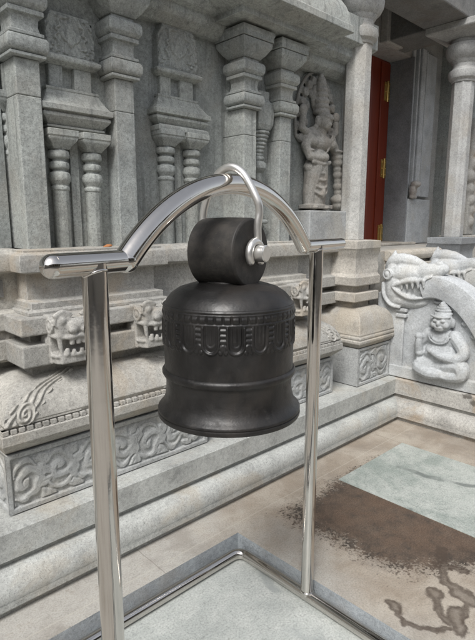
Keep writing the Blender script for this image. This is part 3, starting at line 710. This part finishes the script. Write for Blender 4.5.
# back plate with scalloped arch and radiating scrolls
m = MB()
out = [(-.20, 1.556), (-.21, 2.0)] + [(.215 * math.cos(a), 2.12 + .33 * math.sin(a)) for a in np.linspace(PI, 0, 17)] + [(.21, 2.0), (.21, 1.556)]
m.rings([[(2.81 + x * .94, 2.207, z) for x, z in out], [(2.81 + x, 2.224, z) for x, z in out]])
m.build('back_plate', M['wall'], D, bevel=.006)
m = MB()
for k in range(15):
    a = PI * (-.12 + 1.24 * k / 14); c = (2.81 + .175 * math.cos(a), 2.190, 2.11 + .27 * math.sin(a))
    m.ell(c, (.030, .022, .030)); m.tube([(c[0] + .022 * math.cos(q + a), c[1] - .014, c[2] + .022 * math.sin(q + a)) for q in np.linspace(0, 5, 10)], .007, 6)
    c2 = (2.81 + .115 * math.cos(a), 2.192, 2.13 + .19 * math.sin(a))
    if k % 2: m.ell(c2, (.022, .018, .03))
for r1, r2 in ((.205, .315), (.145, .23)): m.tube([(2.81 + r1 * math.cos(a), 2.200, 2.115 + r2 * math.sin(a)) for a in np.linspace(-.35, PI + .35, 40)], .011, 8)
m.build('halo_scrolls', M['deity'], D, remesh=.006, sm_it=1)
m = MB()     # body: one remeshed surface
m.tube([dp(302, 206, .06), dp(302, 192, .06), dp(304, 178, .065), dp(306, 166, .06)], [.035, .042, .055, .07], 12)
m.tube([dp(313, 206, .06), dp(313, 192, .06), dp(312, 178, .065), dp(310, 166, .06)], [.035, .042, .055, .07], 12)
m.ell(dp(302, 206.5, .085), (.035, .05, .016)); m.ell(dp(314, 206.5, .085), (.035, .05, .016))
m.ell(dp(308, 166, .06), (.105, .065, .055)); m.ell(dp(309, 155, .06), (.08, .055, .06)); m.ell(dp(310.8, 141, .065), (.11, .06, .055))
m.ell(dp(302, 141, .09), (.035, .03, .03)); m.ell(dp(320, 141, .09), (.035, .03, .03))
m.tube([dp(311.5, 136, .06), dp(312.2, 127, .065)], [.04, .036], 10)
m.ell(dp(312.3, 119, .085), (.050, .055, .062)); m.ell(dp(312.3, 124.5, .105), (.030, .030, .026))
m.tube([dp(312.3, 114, .134), dp(312.3, 119.5, .150)], [.006, .012], 8); m.ell(dp(312.3, 123.2, .134), (.019, .010, .005)); m.ell(dp(312.3, 124.6, .133), (.015, .010, .005))
for s in (-1, 1):
    m.ell(dp(312.3 + s * 2.0, 116.6, .128), (.014, .012, .008)); m.tube([dp(312.3 + s * .8, 114.6, .134), dp(312.3 + s * 2.2, 114.0, .132), dp(312.3 + s * 3.6, 115.2, .118)], .0055, 6)
    m.ell(dp(312.3 + s * 5.0, 120, .07), (.014, .02, .036)); m.ell(dp(312.3 + s * 5.4, 126, .06), (.018, .02, .02))
for (y, r) in ((110, .060), (105, .056), (100, .058), (94, .050), (89, .048), (84, .040), (80, .032), (77, .02)): m.ell(dp(312.3 - (110 - y) * .03, y, .06), (r, r * .9, .026))
# right arm bent over the belly, upper arms, left arm to the club
m.tube([dp(302, 136, .06), dp(297, 146, .065), dp(298, 156, .09), dp(307, 157, .125)], [.038, .032, .028, .024], 10); m.ell(dp(309, 156, .13), (.03, .02, .026))
m.tube([dp(322, 136, .06), dp(327, 145, .06), dp(329, 152, .075)], [.038, .032, .026], 10)
m.tube([dp(302, 134, .05), dp(295, 128, .045), dp(296, 115, .05)], [.032, .026, .022], 10); m.tube([dp(322, 134, .05), dp(329, 128, .045), dp(329, 117, .05)], [.032, .026, .022], 10)
m.ell(dp(296, 111, .05), (.035, .02, .035)); m.ell(dp(329, 112, .05), (.035, .02, .035))
m.rings([[(dp(x, y, 0)[0] + w * math.cos(a), 2.215 - .055 - dpt * math.sin(a), dp(x, y, 0)[2]) for a in np.linspace(0, 2 * PI, 18, endpoint=False)] for x, y, w, dpt in ((308.5, 203, .084, .054), (308.5, 190, .088, .058), (308.5, 178, .094, .062), (308.5, 167, .098, .064), (309, 158, .085, .06))])
m.box(dp(297, 0, 0)[0], dp(320, 0, 0)[0], 2.10, 2.20, dp(0, 207, 0)[2] - .004, dp(0, 203.5, 0)[2])
for (a, b) in ((163, 172), (166, 179), (170, 187), (175, 194)):      # looped drapery folds lying on the skirt
    m.tube([(dp(308.5, 0, 0)[0] - .092 * math.cos(q), 2.215 - .057 - .061 * math.sin(q), dp(0, a + (b - a) * math.sin(q) ** .8, 0)[2]) for q in np.linspace(.08 * PI, .92 * PI, 15)], .009, 6)
m.tube([dp(299, 161, .105), dp(308, 163, .125), dp(317, 160, .105)], .013, 8)
m.ell(dp(309, 191, .115), (.02, .02, .04))
for r in (.05, .068): m.tube([(dp(313, 133, 0)[0] + r * math.cos(a), 2.215 - .112, 2.04 + r * .75 * math.sin(a)) for a in np.linspace(PI, 2 * PI, 11)], .006, 6)
m.tube([dp(320, 136, .10), dp(314, 148, .112), dp(306, 158, .112)], .005, 6)
for p in (dp(299, 150, .08), dp(328, 147, .08)): m.ell(p, (.04, .035, .012))
m.ell(dp(310, 140, .04), (.15, .05, .10)); m.ell(dp(312, 95, .03), (.07, .035, .10))
m.build('body', M['deity'], D, remesh=.0045, sm_it=1)
m = MB()
for (y, r) in ((152, .045), (158, .040), (165, .030), (171, .034), (177, .028), (183, .036), (189, .030), (197, .055), (203, .045)): m.ell(dp(330 + (y - 152) * .06, y, .06), (r, r, .025 + r * .2))
m.tube([dp(330, 150, .06), dp(333, 204, .06)], .026, 10)
m.build('club', M['deity'], D, remesh=.0055, sm_it=1)

# ------------------------------------------------------------------ stair balustrades with makara heads
def balustrade(X, label, figure, y_off=0.):
    t = thing('stair_balustrade', (X + .08, 1.4 + y_off, LZ), label, 'balustrade', 'makara balustrades of the porch stair')
    YO = y_off; W = .15
    # arched panel slab
    out = [(1.98, LZ + .001), (1.98, .98), (1.80, 1.00), (1.70, 1.05), (1.58, 1.06), (1.46, 1.03), (1.34, .96), (1.22, .85), (1.10, .70), (1.0, .52), (.94, LZ + .001)]
    m = MB(); m.rings([[(X + .035, y + YO, z) for y, z in out], [(X + W, y + YO, z) for y, z in out]])
    m.build('panel', M['white'], t, bevel=.005)
    m = MB(); m.box(X + .004, X + W + .01, .90 + YO, 1.98 + YO, LZ + .0015, LZ + .085); m.build('plinth', M['white'], t, bevel=.006)
    # side pier at the wall end with notched bars
    m = MB(); m.box(X + .012, X + W, 1.76 + YO, 1.975 + YO, LZ + .08, .98)
    for z in (.83, .87, .91): m.box(X - .002, X + .05, 1.74 + YO, 1.82 + YO, z - .013, z + .013)
    m.build('end_pier', M['white'], t, bevel=.006)
    # curved rail flowing from the mouth
    cl = []
    for a in np.linspace(0, 1, 40):
        # centre line of the rail
        P0, P1, P2, P3 = np.array((1.64, 1.035)), np.array((1.47, 1.10)), np.array((1.24, .985)), np.array((1.02, .44))
        p = (1 - a) ** 3 * P0 + 3 * (1 - a) ** 2 * a * P1 + 3 * (1 - a) * a * a * P2 + a ** 3 * P3; cl.append(p)
    rg = []
    for i, p in enumerate(cl):
        q = cl[min(i + 1, 39)] - cl[max(i - 1, 0)]; q = q / np.hypot(*q); nn = np.array((q[1], -q[0]));
        if nn[1] < 0: nn = -nn
        o = p + nn * .080; c = p - nn * .080
        pr = [(o, .012), (o - nn * .012, -.008), (p + nn * .03, -.016), (p - nn * .03, -.016), (c + nn * .012, -.008), (c, .012), (c, W - .01), (o, W - .01)]
        rg.append([(X + x, v[0] + YO, v[1]) for v, x in pr])
    m = MB(); m.rings(rg); m.build('curved_rail', M['white'], t, auto=True)
    # inner rim scroll
    m = MB()
    m.tube([(X + .03, p[0] + YO - .0, p[1] - .095 - .01 * math.sin(i * .9)) for i, p in enumerate(cl[6:36])], .012, 8)
    for i in (22, 26, 30): p = cl[i]; m.ell((X + .03, p[0] + YO + .03, p[1] - .10), (.016, .028, .02))
    m.build('rim_carving', M['white'], t, remesh=.006, sm_it=1)
    # makara head
    m = MB(); xm = X + .052
    def P(y, z, x=0.): return (xm + x, y + YO, z)
    m.ell(P(1.84, 1.02), (.088, .105, .15)); m.ell(P(1.79, .945), (.080, .135, .070)); m.ell(P(1.70, 1.03), (.045, .12, .07)); m.ell(P(1.78, 1.125), (.086, .165, .075)); m.ell(P(1.87, 1.10), (.08, .07, .11))
    m.ctube([P(1.92, 1.165), P(1.885, 1.205), P(1.82, 1.218), P(1.73, 1.208), P(1.63, 1.185)], [.030, .046, .050, .044, .016], 14)
    m.ctube([P(1.89, 1.215), P(1.882, 1.250), P(1.876, 1.285)], [.032, .020, .006], 10)
    m.ctube([P(1.70, 1.13), P(1.62, 1.145), P(1.56, 1.160), P(1.515, 1.172)], [.062, .060, .054, .036], 14); m.ell(P(1.545, 1.205), (.035, .03, .022))
    m.ctube([P(1.80, .955), P(1.70, .935), P(1.63, .945), P(1.60, .965)], [.062, .050, .038, .020], 14)
    for sx in (-1, 1):
        xo = sx * .086
        m.ell(P(1.885, 1.120, xo * .93), (.016, .022, .022)); m.tube([P(1.885 + .036 * math.cos(a), 1.120 + .034 * math.sin(a), xo * (.95 - .1 * math.cos(a))) for a in np.linspace(0, 2 * PI, 16)], .008, 8)
        m.ctube([P(1.84, 1.035, xo * 1.02), P(1.79, 1.062, xo * 1.04), P(1.72, 1.085, xo * .98), P(1.64, 1.095, xo * .84), P(1.57, 1.12, xo * .70)], [.008, .014, .016, .015, .010], 8)
        m.ctube([P(1.84, 1.035, xo * 1.02), P(1.79, 1.00, xo * 1.02), P(1.71, .965, xo * .88), P(1.62, .972, xo * .55)], [.008, .014, .014, .010], 8)
        for k in range(5):
            y = 1.775 - k * .040; m.ctube([P(y, 1.068 + .006 * k, xo * .90), P(y - .004, 1.018 + .006 * k, xo * .86)], [.016, .005], 8)
        m.ctube([P(1.93, 1.05, xo * .65), P(1.915, .97, xo * .80), P(1.86, .905, xo * .80), P(1.79, .89, xo * .75)], .012, 8)
    m.build('makara_head', M['white'], t, remesh=.0055, sm_it=1)
    if figure:
        m = MB(); x0 = X + .042
        def G(y, z, d): return (x0 - d, y + YO, z)
        cy = 1.475
        m.ell(G(cy, .60, .025), (.065, .125, .115)); m.ell(G(cy, .705, .025), (.055, .115, .08)); m.ell(G(cy - .01, .50, .02), (.07, .175, .055)); m.ell(G(cy - .02, .52, .045), (.05, .12, .05)); m.ell(G(cy, .58, -.01), (.04, .17, .14)); m.ell(G(cy, .76, .02), (.04, .06, .05))                     # belly, chest
        m.ell(G(cy - .005, .835, .05), (.055, .068, .072)); m.ell(G(cy, .822, .106), (.014, .013, .018)); m.ell(G(cy, .795, .100), (.010, .028, .009)); m.ell(G(cy, .785, .085), (.02, .035, .018))
        for s in (-1, 1): m.ell(G(cy + s * .026, .840, .101), (.011, .016, .010)); m.ell(G(cy + s * .04, .81, .085), (.02, .024, .022)); m.ell(G(cy + s * .070, .825, .04), (.02, .018, .032))
        m.ctube([G(cy - .06, .868, .08), G(cy, .864, .108), G(cy + .06, .868, .08)], .009, 8)
        for z, r in ((.885, .066), (.905, .056), (.922, .044), (.938, .030), (.952, .016)): m.ell(G(cy, z, .04), (.045, r, .014))
        # our left arm raised holding a bud, our right arm across the belly
        m.ctube([G(cy + .09, .735, .035), G(cy + .145, .66, .05), G(cy + .135, .60, .065)], [.042, .038, .03], 10)
        m.ctube([G(cy + .14, .60, .06), G(cy + .135, .665, .085), G(cy + .13, .70, .085)], [.03, .026, .022], 10); m.ell(G(cy + .135, .715, .085), (.025, .032, .026))
        m.ctube([G(cy + .135, .62, .05), G(cy + .14, .52, .045), G(cy + .12, .475, .045)], [.028, .030, .022], 10)
        for z in (.53, .50): m.ell(G(cy + .14, z, .045), (.042, .042, .008))
        m.ctube([G(cy - .09, .735, .035), G(cy - .155, .65, .045), G(cy - .13, .60, .07), G(cy - .04, .605, .10), G(cy + .02, .625, .10)], [.045, .042, .036, .030, .024], 10); m.ell(G(cy + .035, .63, .098), (.02, .034, .022))
        # folded legs
        m.ctube([G(cy + .06, .52, .05), G(cy + .13, .50, .06), G(cy + .05, .475, .085), G(cy - .03, .475, .08)], [.058, .056, .046, .034], 10)
        m.ctube([G(cy - .05, .53, .04), G(cy - .14, .545, .055), G(cy - .15, .49, .06), G(cy - .07, .468, .075)], [.06, .058, .05, .036], 10)
        m.ell(G(cy - .05, .465, .09), (.025, .05, .018))
        for r in (.05, .07): m.ctube([G(cy + r * math.cos(a), .735 + r * .75 * math.sin(a), .085) for a in np.linspace(PI, 2 * PI, 9)], .006, 6)
        m.build('dwarf_figure', M['white'], t, remesh=.0045, sm_it=2)
    return t
balustrade(3.305, 'pale stone stair balustrade with makara head and seated dwarf carved on its side', True)
balustrade(4.10, 'farther stone stair balustrade, only its makara head showing behind the nearer one', False, .06)

# ------------------------------------------------------------------ bell stand
P0 = np.array([.459, .862]); P1 = np.array([1.43, 1.10]); dv = (P1 - P0); LEN = np.hypot(*dv); du = dv / LEN; nu = np.array([du[1], -du[0]])
def R3(t, z, nn=0.): q = P0 + dv * t + nu * nn; return (q[0], q[1], z)
ST = thing('bell_stand', (.95, 1.1, 0), 'polished steel tube stand with arched top rail carrying the bell', 'stand')
ZR = 1.392; rp = .0237; rr_ = .0215
for p, z1 in ((P0, ZR), (P1, ZR)):
    po = MB().tube([(p[0], p[1], .03), (p[0], p[1], z1)], rp, 40, False).build('post', M['steel'], ST, auto=True); sub(po)
    ta = np.linspace(0, 2 * PI, 25)[:-1]
    MB().tube([(p[0] + rp * math.cos(a), p[1] + rp * math.sin(a), z1 - .024 + .012 * abs(math.cos(a - math.atan2(nu[1], nu[0])))) for a in ta], .0028, 8, closed=True).build('weld_seam', M['steel'], po, smooth=True)
    MB().tube([(p[0] + rp * math.cos(a), p[1] + rp * math.sin(a), .046) for a in ta], .004, 8, closed=True).build('weld_bead', M['steel'], po, smooth=True)
MB().tube([R3(-.091, ZR), R3(.094, ZR)], rr_, 40, round_ends=False).build('top_rail', M['steel'], ST, auto=True)
MB().tube([R3(.885, ZR), R3(1.22, ZR)], rr_, 40).build('top_rail', M['steel'], ST, auto=True)
for a, b, s in ((-.091, -.091, -1), (1.22, 1.22, 1)):
    m = MB(); q = Vector(R3(a, ZR)); m.ell(q, (rr_ * 1.0, rr_ * 1.0, rr_ * 1.0), nu=24, nv=16); m.build('end_cap', M['steel'], ST, smooth=True)
ra = .0255; tc = .4895; ch = .408; ri = .172; Rr = (ch * ch + ri * ri) / (2 * ri); am = math.asin(ch / Rr)
def archp(a, off=0.): s = Rr * math.sin(a); return R3(tc + s / LEN, ZR + ri - Rr + Rr * math.cos(a))
MB().tube([archp(a) for a in np.linspace(-am, am, 60)], ra, 40).build('arch_tube', M['steel'], ST, auto=True)
for s in (-1, 1):
    q = archp(s * am); m = MB(); m.ell(q, (ra * 1.02, ra * 1.02, ra * .98), nu=24, nv=16); m.build('mitre_joint', M['steel'], ST, smooth=True)
# base frame: rounded U on the pit floor
bz = .026; rb = .0225; c = []
XA, XB, YB = .462, 1.43, 1.482; rc = .05
c += [(XA, -.55, bz), (XA, YB - rc, bz)]
c += [(XA + rc - rc * math.cos(a), YB - rc + rc * math.sin(a), bz) for a in np.linspace(.15, PI / 2, 8)]
c += [(XB - rc + rc * math.sin(a), YB - rc + rc * math.cos(a), bz) for a in np.linspace(0, PI / 2, 9)]
c += [(XB, -.55, bz)]
MB().tube(c, rb, 32).build('base_tube', M['steel'], ST, auto=True)

# ------------------------------------------------------------------ hanger and bell
tb = .448; bx, by, _ = R3(tb, 0)
s_ = (tb - tc) * LEN; zA = ZR + ri - Rr + math.sqrt(Rr * Rr - s_ * s_)
ZD = 1.392                     # drum axis height
HG = MB()
def hp(n_, z, d=0.): q = np.array([bx, by]) + nu * n_ + du * d; return (q[0], q[1], z)
def smoothpath(pts, k=8):
    out = []; P = [np.array(p) for p in pts]
    for i in range(len(P) - 1):
        a, b, c_, d = P[max(i - 1, 0)], P[i], P[i + 1], P[min(i + 2, len(P) - 1)]
        for t in np.linspace(0, 1, k, endpoint=False):
            out.append(.5 * ((2 * b) + (-a + c_) * t + (2 * a - 5 * b + 4 * c_ - d) * t * t + (-a + 3 * b - 3 * c_ + d) * t ** 3))
    out.append(P[-1]); return out
hk = []
for a in np.linspace(-1.9, 2.7, 12): hk.append(hp(.082, ZD + .029 * math.sin(-a + PI * .62) * 1.0, -.004 + .029 * math.cos(-a + PI * .62)))
front = hk + [hp(.082, ZD + .060, .006), hp(.086, ZD + .100, .008), hp(.082, ZD + .128, .004), hp(.055, zA + .008, 0), hp(.034, zA + .030, 0), hp(.010, zA + .040, 0), hp(-.014, zA + .036, 0), hp(-.036, zA + .02, 0), hp(-.058, zA - .015, 0), hp(-.076, zA - .06, 0), hp(-.080, zA - .10, 0)]
back = [hp(-.082, ZD + .04, 0), hp(-.082, ZD + .0, 0), hp(-.082, ZD - .03, .01)]
HG.tube(smoothpath(front + back, 6), .0098, 16, round_ends=True)
tag(HG.build('bell_hanger', M['rod'], smooth=True), 'bent grey steel rod hooked over the arch rail, holding the bell by its pin', 'hook')

B = thing('temple_bell', (bx, by, .93), 'large black temple bell hanging from the steel arch by a dark round drum', 'bell')
bz_ = [(0.0000, 1.3180), (0.0600, 1.3170), (0.0980, 1.3130), (0.1280, 1.3040), (0.1480, 1.2910), (0.1600, 1.2770), (0.1655, 1.2680), (0.1665, 1.2660), (0.1695, 1.2655), (0.1715, 1.2620), (0.1700, 1.2580), (0.1700, 1.1600), (0.1695, 1.1150),
       (0.1697, 1.0970), (0.1730, 1.0955), (0.1765, 1.0900), (0.1765, 1.0840), (0.1735, 1.0785), (0.1690, 1.0770), (0.1675, 1.0720), (0.1665, 1.0550), (0.1675, 1.0350), (0.1710, 1.0165), (0.1770, 1.0030), (0.1835, 0.9946), (0.1885, 0.9904), (0.1905, 0.9870), (0.1905, 0.9836), (0.1880, 0.9824), (0.1880, 0.9803),
       (0.1905, 0.9786), (0.1910, 0.9727), (0.1895, 0.9685), (0.1760, 0.9685), (0.1650, 0.9700), (0.1550, 1.0300), (0.1550, 1.2000), (0.1000, 1.2700), (0.0000, 1.2800)]
bo = MB()
bo.lathe((bx, by), [(max(r, .0005), z) for r, z in bz_], 128)
body = bo.build('bell_body', M['bell'], B, smooth=True); body.data.set_sharp_from_angle(angle=math.radians(38)); sub(body)
# cast band: dentil row above U-shaped petals and stacked bars
nU, nV = 1260, 62; z0, z1 = 1.157, 1.2575; cells = 18; VS = 1.13
U, V = np.meshgrid(np.arange(nU) / nU * cells, np.linspace(0, (z1 - z0) / VS, nV)); cw = 2 * PI * .171 / cells
fu = (U % 1 - .5) * cw
h = np.zeros_like(U)
dent = np.abs(((U * 3.) % 1) - .5); row = np.clip(1 - np.abs(V - .0775) / .0075, 0, 1) ** .5
h = np.maximum(h, np.clip((.44 - dent) * 8, 0, 1) * row)
h = np.maximum(h, np.clip((.0022 - np.abs(V - .066)) / .001, 0, .8)); h = np.maximum(h, np.clip((.002 - np.abs(V - .0875)) / .001, 0, .8))
def ush(w, yb_, th, hh):       # outline of a U: sides at +-w, bottom arc centred at yb_
    d = np.where(V > yb_, np.abs(np.abs(fu) - w), np.abs(np.hypot(fu, V - yb_) - w)); return np.clip((th - d) / .0012, 0, 1) * hh * (V < .0635)
h = np.maximum(h, ush(.0195, .026, .0036, 1.)); h = np.maximum(h, ush(.0105, .030, .0030, .40)); h = np.maximum(h, np.clip((.0028 - np.abs(fu)) / .0012, 0, .35) * (V > .028) * (V < .0635))
ef = cw / 2 - np.abs(fu)
for yy in (.056, .045, .034): h = np.maximum(h, np.clip((.0042 - np.abs(V - yy)) / .0015, 0, 1) * np.clip((.0078 - ef) / .0012, 0, 1) * .95)
h = np.maximum(h, np.clip((.0095 - np.hypot(ef, V - .020)) / .003, 0, 1) * .9)
h = np.maximum(h, np.clip((.006 - np.hypot(ef - .006, V - .010)) / .002, 0, 1) * .9)
edge = np.clip(np.minimum(V, (z1 - z0) / VS - V) / .002, 0, 1); h *= edge
h = h * (.82 + .18 * np.sin(U * 3.1) * np.sin(U * 1.3 + V * 50))       # worn casting
for _ in range(2): h = (np.roll(h, 1, 1) + np.roll(h, -1, 1) + 2 * h) / 4; h[1:-1] = (h[:-2] + h[2:] + 2 * h[1:-1]) / 4
V = V * VS
Rb = .1697 + .0055 * h; m = MB(); vs = []; fs = []
for j in range(nV):
    for i in range(nU):
        a = 2 * PI * i / nU + .05; vs.append((bx + Rb[j, i] * math.cos(a), by + Rb[j, i] * math.sin(a), z0 + V[j, i]))
for j in range(nV - 1):
    for i in range(nU): k = (i + 1) % nU; fs.append((j * nU + i, j * nU + k, (j + 1) * nU + k, (j + 1) * nU + i))
m.add(vs, fs); m.build('petal_band', M['bell'], body, smooth=True)
# drum and pin
def along(pr, n, base=ZD):
    rg = []
    for o, r in pr:
        c_ = np.array([bx, by]) + nu * o
        rg.append([(c_[0] + du[0] * r * math.cos(a), c_[1] + du[1] * r * math.cos(a), base + r * math.sin(a)) for a in np.linspace(0, 2 * PI, n, endpoint=False)])
    return rg
MB().rings(along([(-.069, .083), (-.066, .087), (0., .0885), (.065, .087), (.069, .082)], 96)).build('crown_drum', M['drum'], B, auto=True, bevel=.0015)
MB().rings(along([(-.10, .019), (-.098, .021), (.110, .021), (.1125, .0185)], 40)).build('pin', M['rod'], B, auto=True)
MB().lathe((bx, by), [(.001, 1.305), (.062, 1.316), (.055, 1.322), (.045, 1.326), (.001, 1.326)], 48).build('crown_weld', M['bell'], B, smooth=True)
MB().tube([(bx, by, 1.27), (bx, by, .985)], .008, 10).build('clapper_rod', M['drum'], B, smooth=True)
m = MB(); m.ell((bx, by, .985), (.035, .035, .04)); m.build('clapper', M['drum'], B, smooth=True)

# orange petal left on the ledge behind the rail
def ledge_point(px, py, y):
    d = fw + rt * (px - 237.5) / F - cu * (py - 320) / F; return np.array([0, 0, HC]) + d * (y / d[1])
lp = ledge_point(107, 248, 2.03)
m = MB(); m.ell((lp[0], lp[1], LZ + .993), (.020, .011, .006), rz(.3)); m.ell((lp[0] + .012, lp[1] + .005, LZ + .997), (.016, .012, .006), rz(-.4))
tag(m.build('flower_petal', M['petal'], smooth=True), 'small orange petal on the stone ledge just behind the left rail', 'petal')

# ------------------------------------------------------------------ added surroundings out of view, made up for the reflections in the steel
CW = thing('added_pillared_hall', (0, -7, FZ), 'added open stone pillared hall out of view, giving the steel posts and bell stripes to mirror', 'hall')  # made-up hall behind the camera, pale and dark stripes for steel reflections
MB().box(-13, 13, -11, -6.0, FZ, 1.0).build('plinth', M['warm'], CW, bevel=.02)
MB().box(-13, 13, -11.2, -10.8, 1.0, 3.9).build('back_wall', M['soffit'], CW)
MB().box(-13.5, 13.5, -11.5, -5.3, 3.9, 4.3).build('roof', M['soffit'], CW, bevel=.03)
for i in range(11): MB().poly(-12 + i * 2.4, -6.4, [(.30, .99), (.30, 1.5), (.22, 1.55), (.22, 3.3), (.34, 3.45), (.42, 3.7), (.42, 3.91)], 8, PI / 8).build('added_hall_pillar', M['warm'], CW, bevel=.01)
LW = thing('added_compound_wall', (-6.5, -2, FZ), 'added plain tan stone wall out of view at the left, darkening the reflections in the steel', 'wall')  # unseen wall added to darken the left-hand reflections in the tubes
MB().box(-6.8, -6.4, -6, 1.6, FZ, 2.9).build('wall_body', M['warm'], LW, bevel=.02)
MB().box(-6.9, -6.3, -6.05, 1.65, 2.9, 3.1).build('coping', M['soffit'], LW, bevel=.02)

# ------------------------------------------------------------------ camera, light, world
cam = bpy.data.cameras.new('camera'); co = bpy.data.objects.new('camera', cam); COL.objects.link(co)
cam.sensor_fit = 'VERTICAL'; cam.sensor_height = 24; cam.sensor_width = 24; cam.lens = F / 640 * 24; cam.clip_end = 400; cam.clip_start = .02
R = Matrix((tuple(rt), tuple(cu), tuple(-fw))).transposed().to_4x4(); R.translation = Vector((0, 0, HC)); co.matrix_world = R
S.camera = co
SUN_DIR = Vector((-.75, -.42, 1.05)).normalized()     # towards the light
sl = bpy.data.lights.new('sun', 'SUN'); so = bpy.data.objects.new('sun', sl); COL.objects.link(so)
sl.energy = 1.5; sl.angle = math.radians(20); sl.color = (1., .985, .96)
so.rotation_euler = (-SUN_DIR).to_track_quat('-Z', 'Y').to_euler()
W = bpy.data.worlds.new('World'); S.world = W; W.use_nodes = True
nt = W.node_tree; bg = nt.nodes['Background']
sk = nt.nodes.new('ShaderNodeTexSky'); sk.sky_type = 'NISHITA'; sk.sun_disc = False
sk.sun_elevation = math.asin(SUN_DIR.z); sk.sun_rotation = math.atan2(SUN_DIR.x, SUN_DIR.y)
sk.air_density = 1.; sk.dust_density = 2.5; sk.ozone_density = 1.
hs = nt.nodes.new('ShaderNodeHueSaturation'); hs.inputs['Saturation'].default_value = .32
nt.links.new(sk.outputs[0], hs.inputs['Color']); nt.links.new(hs.outputs[0], bg.inputs[0]); bg.inputs[1].default_value = .098
S.view_settings.view_transform = 'Standard'; S.view_settings.look = 'None'; S.view_settings.exposure = 1.05; S.view_settings.gamma = 1
S.view_settings.use_curve_mapping = False
S.render.resolution_x = 760; S.render.resolution_y = 1024
S.render.engine = 'CYCLES'; S.cycles.max_bounces = 8
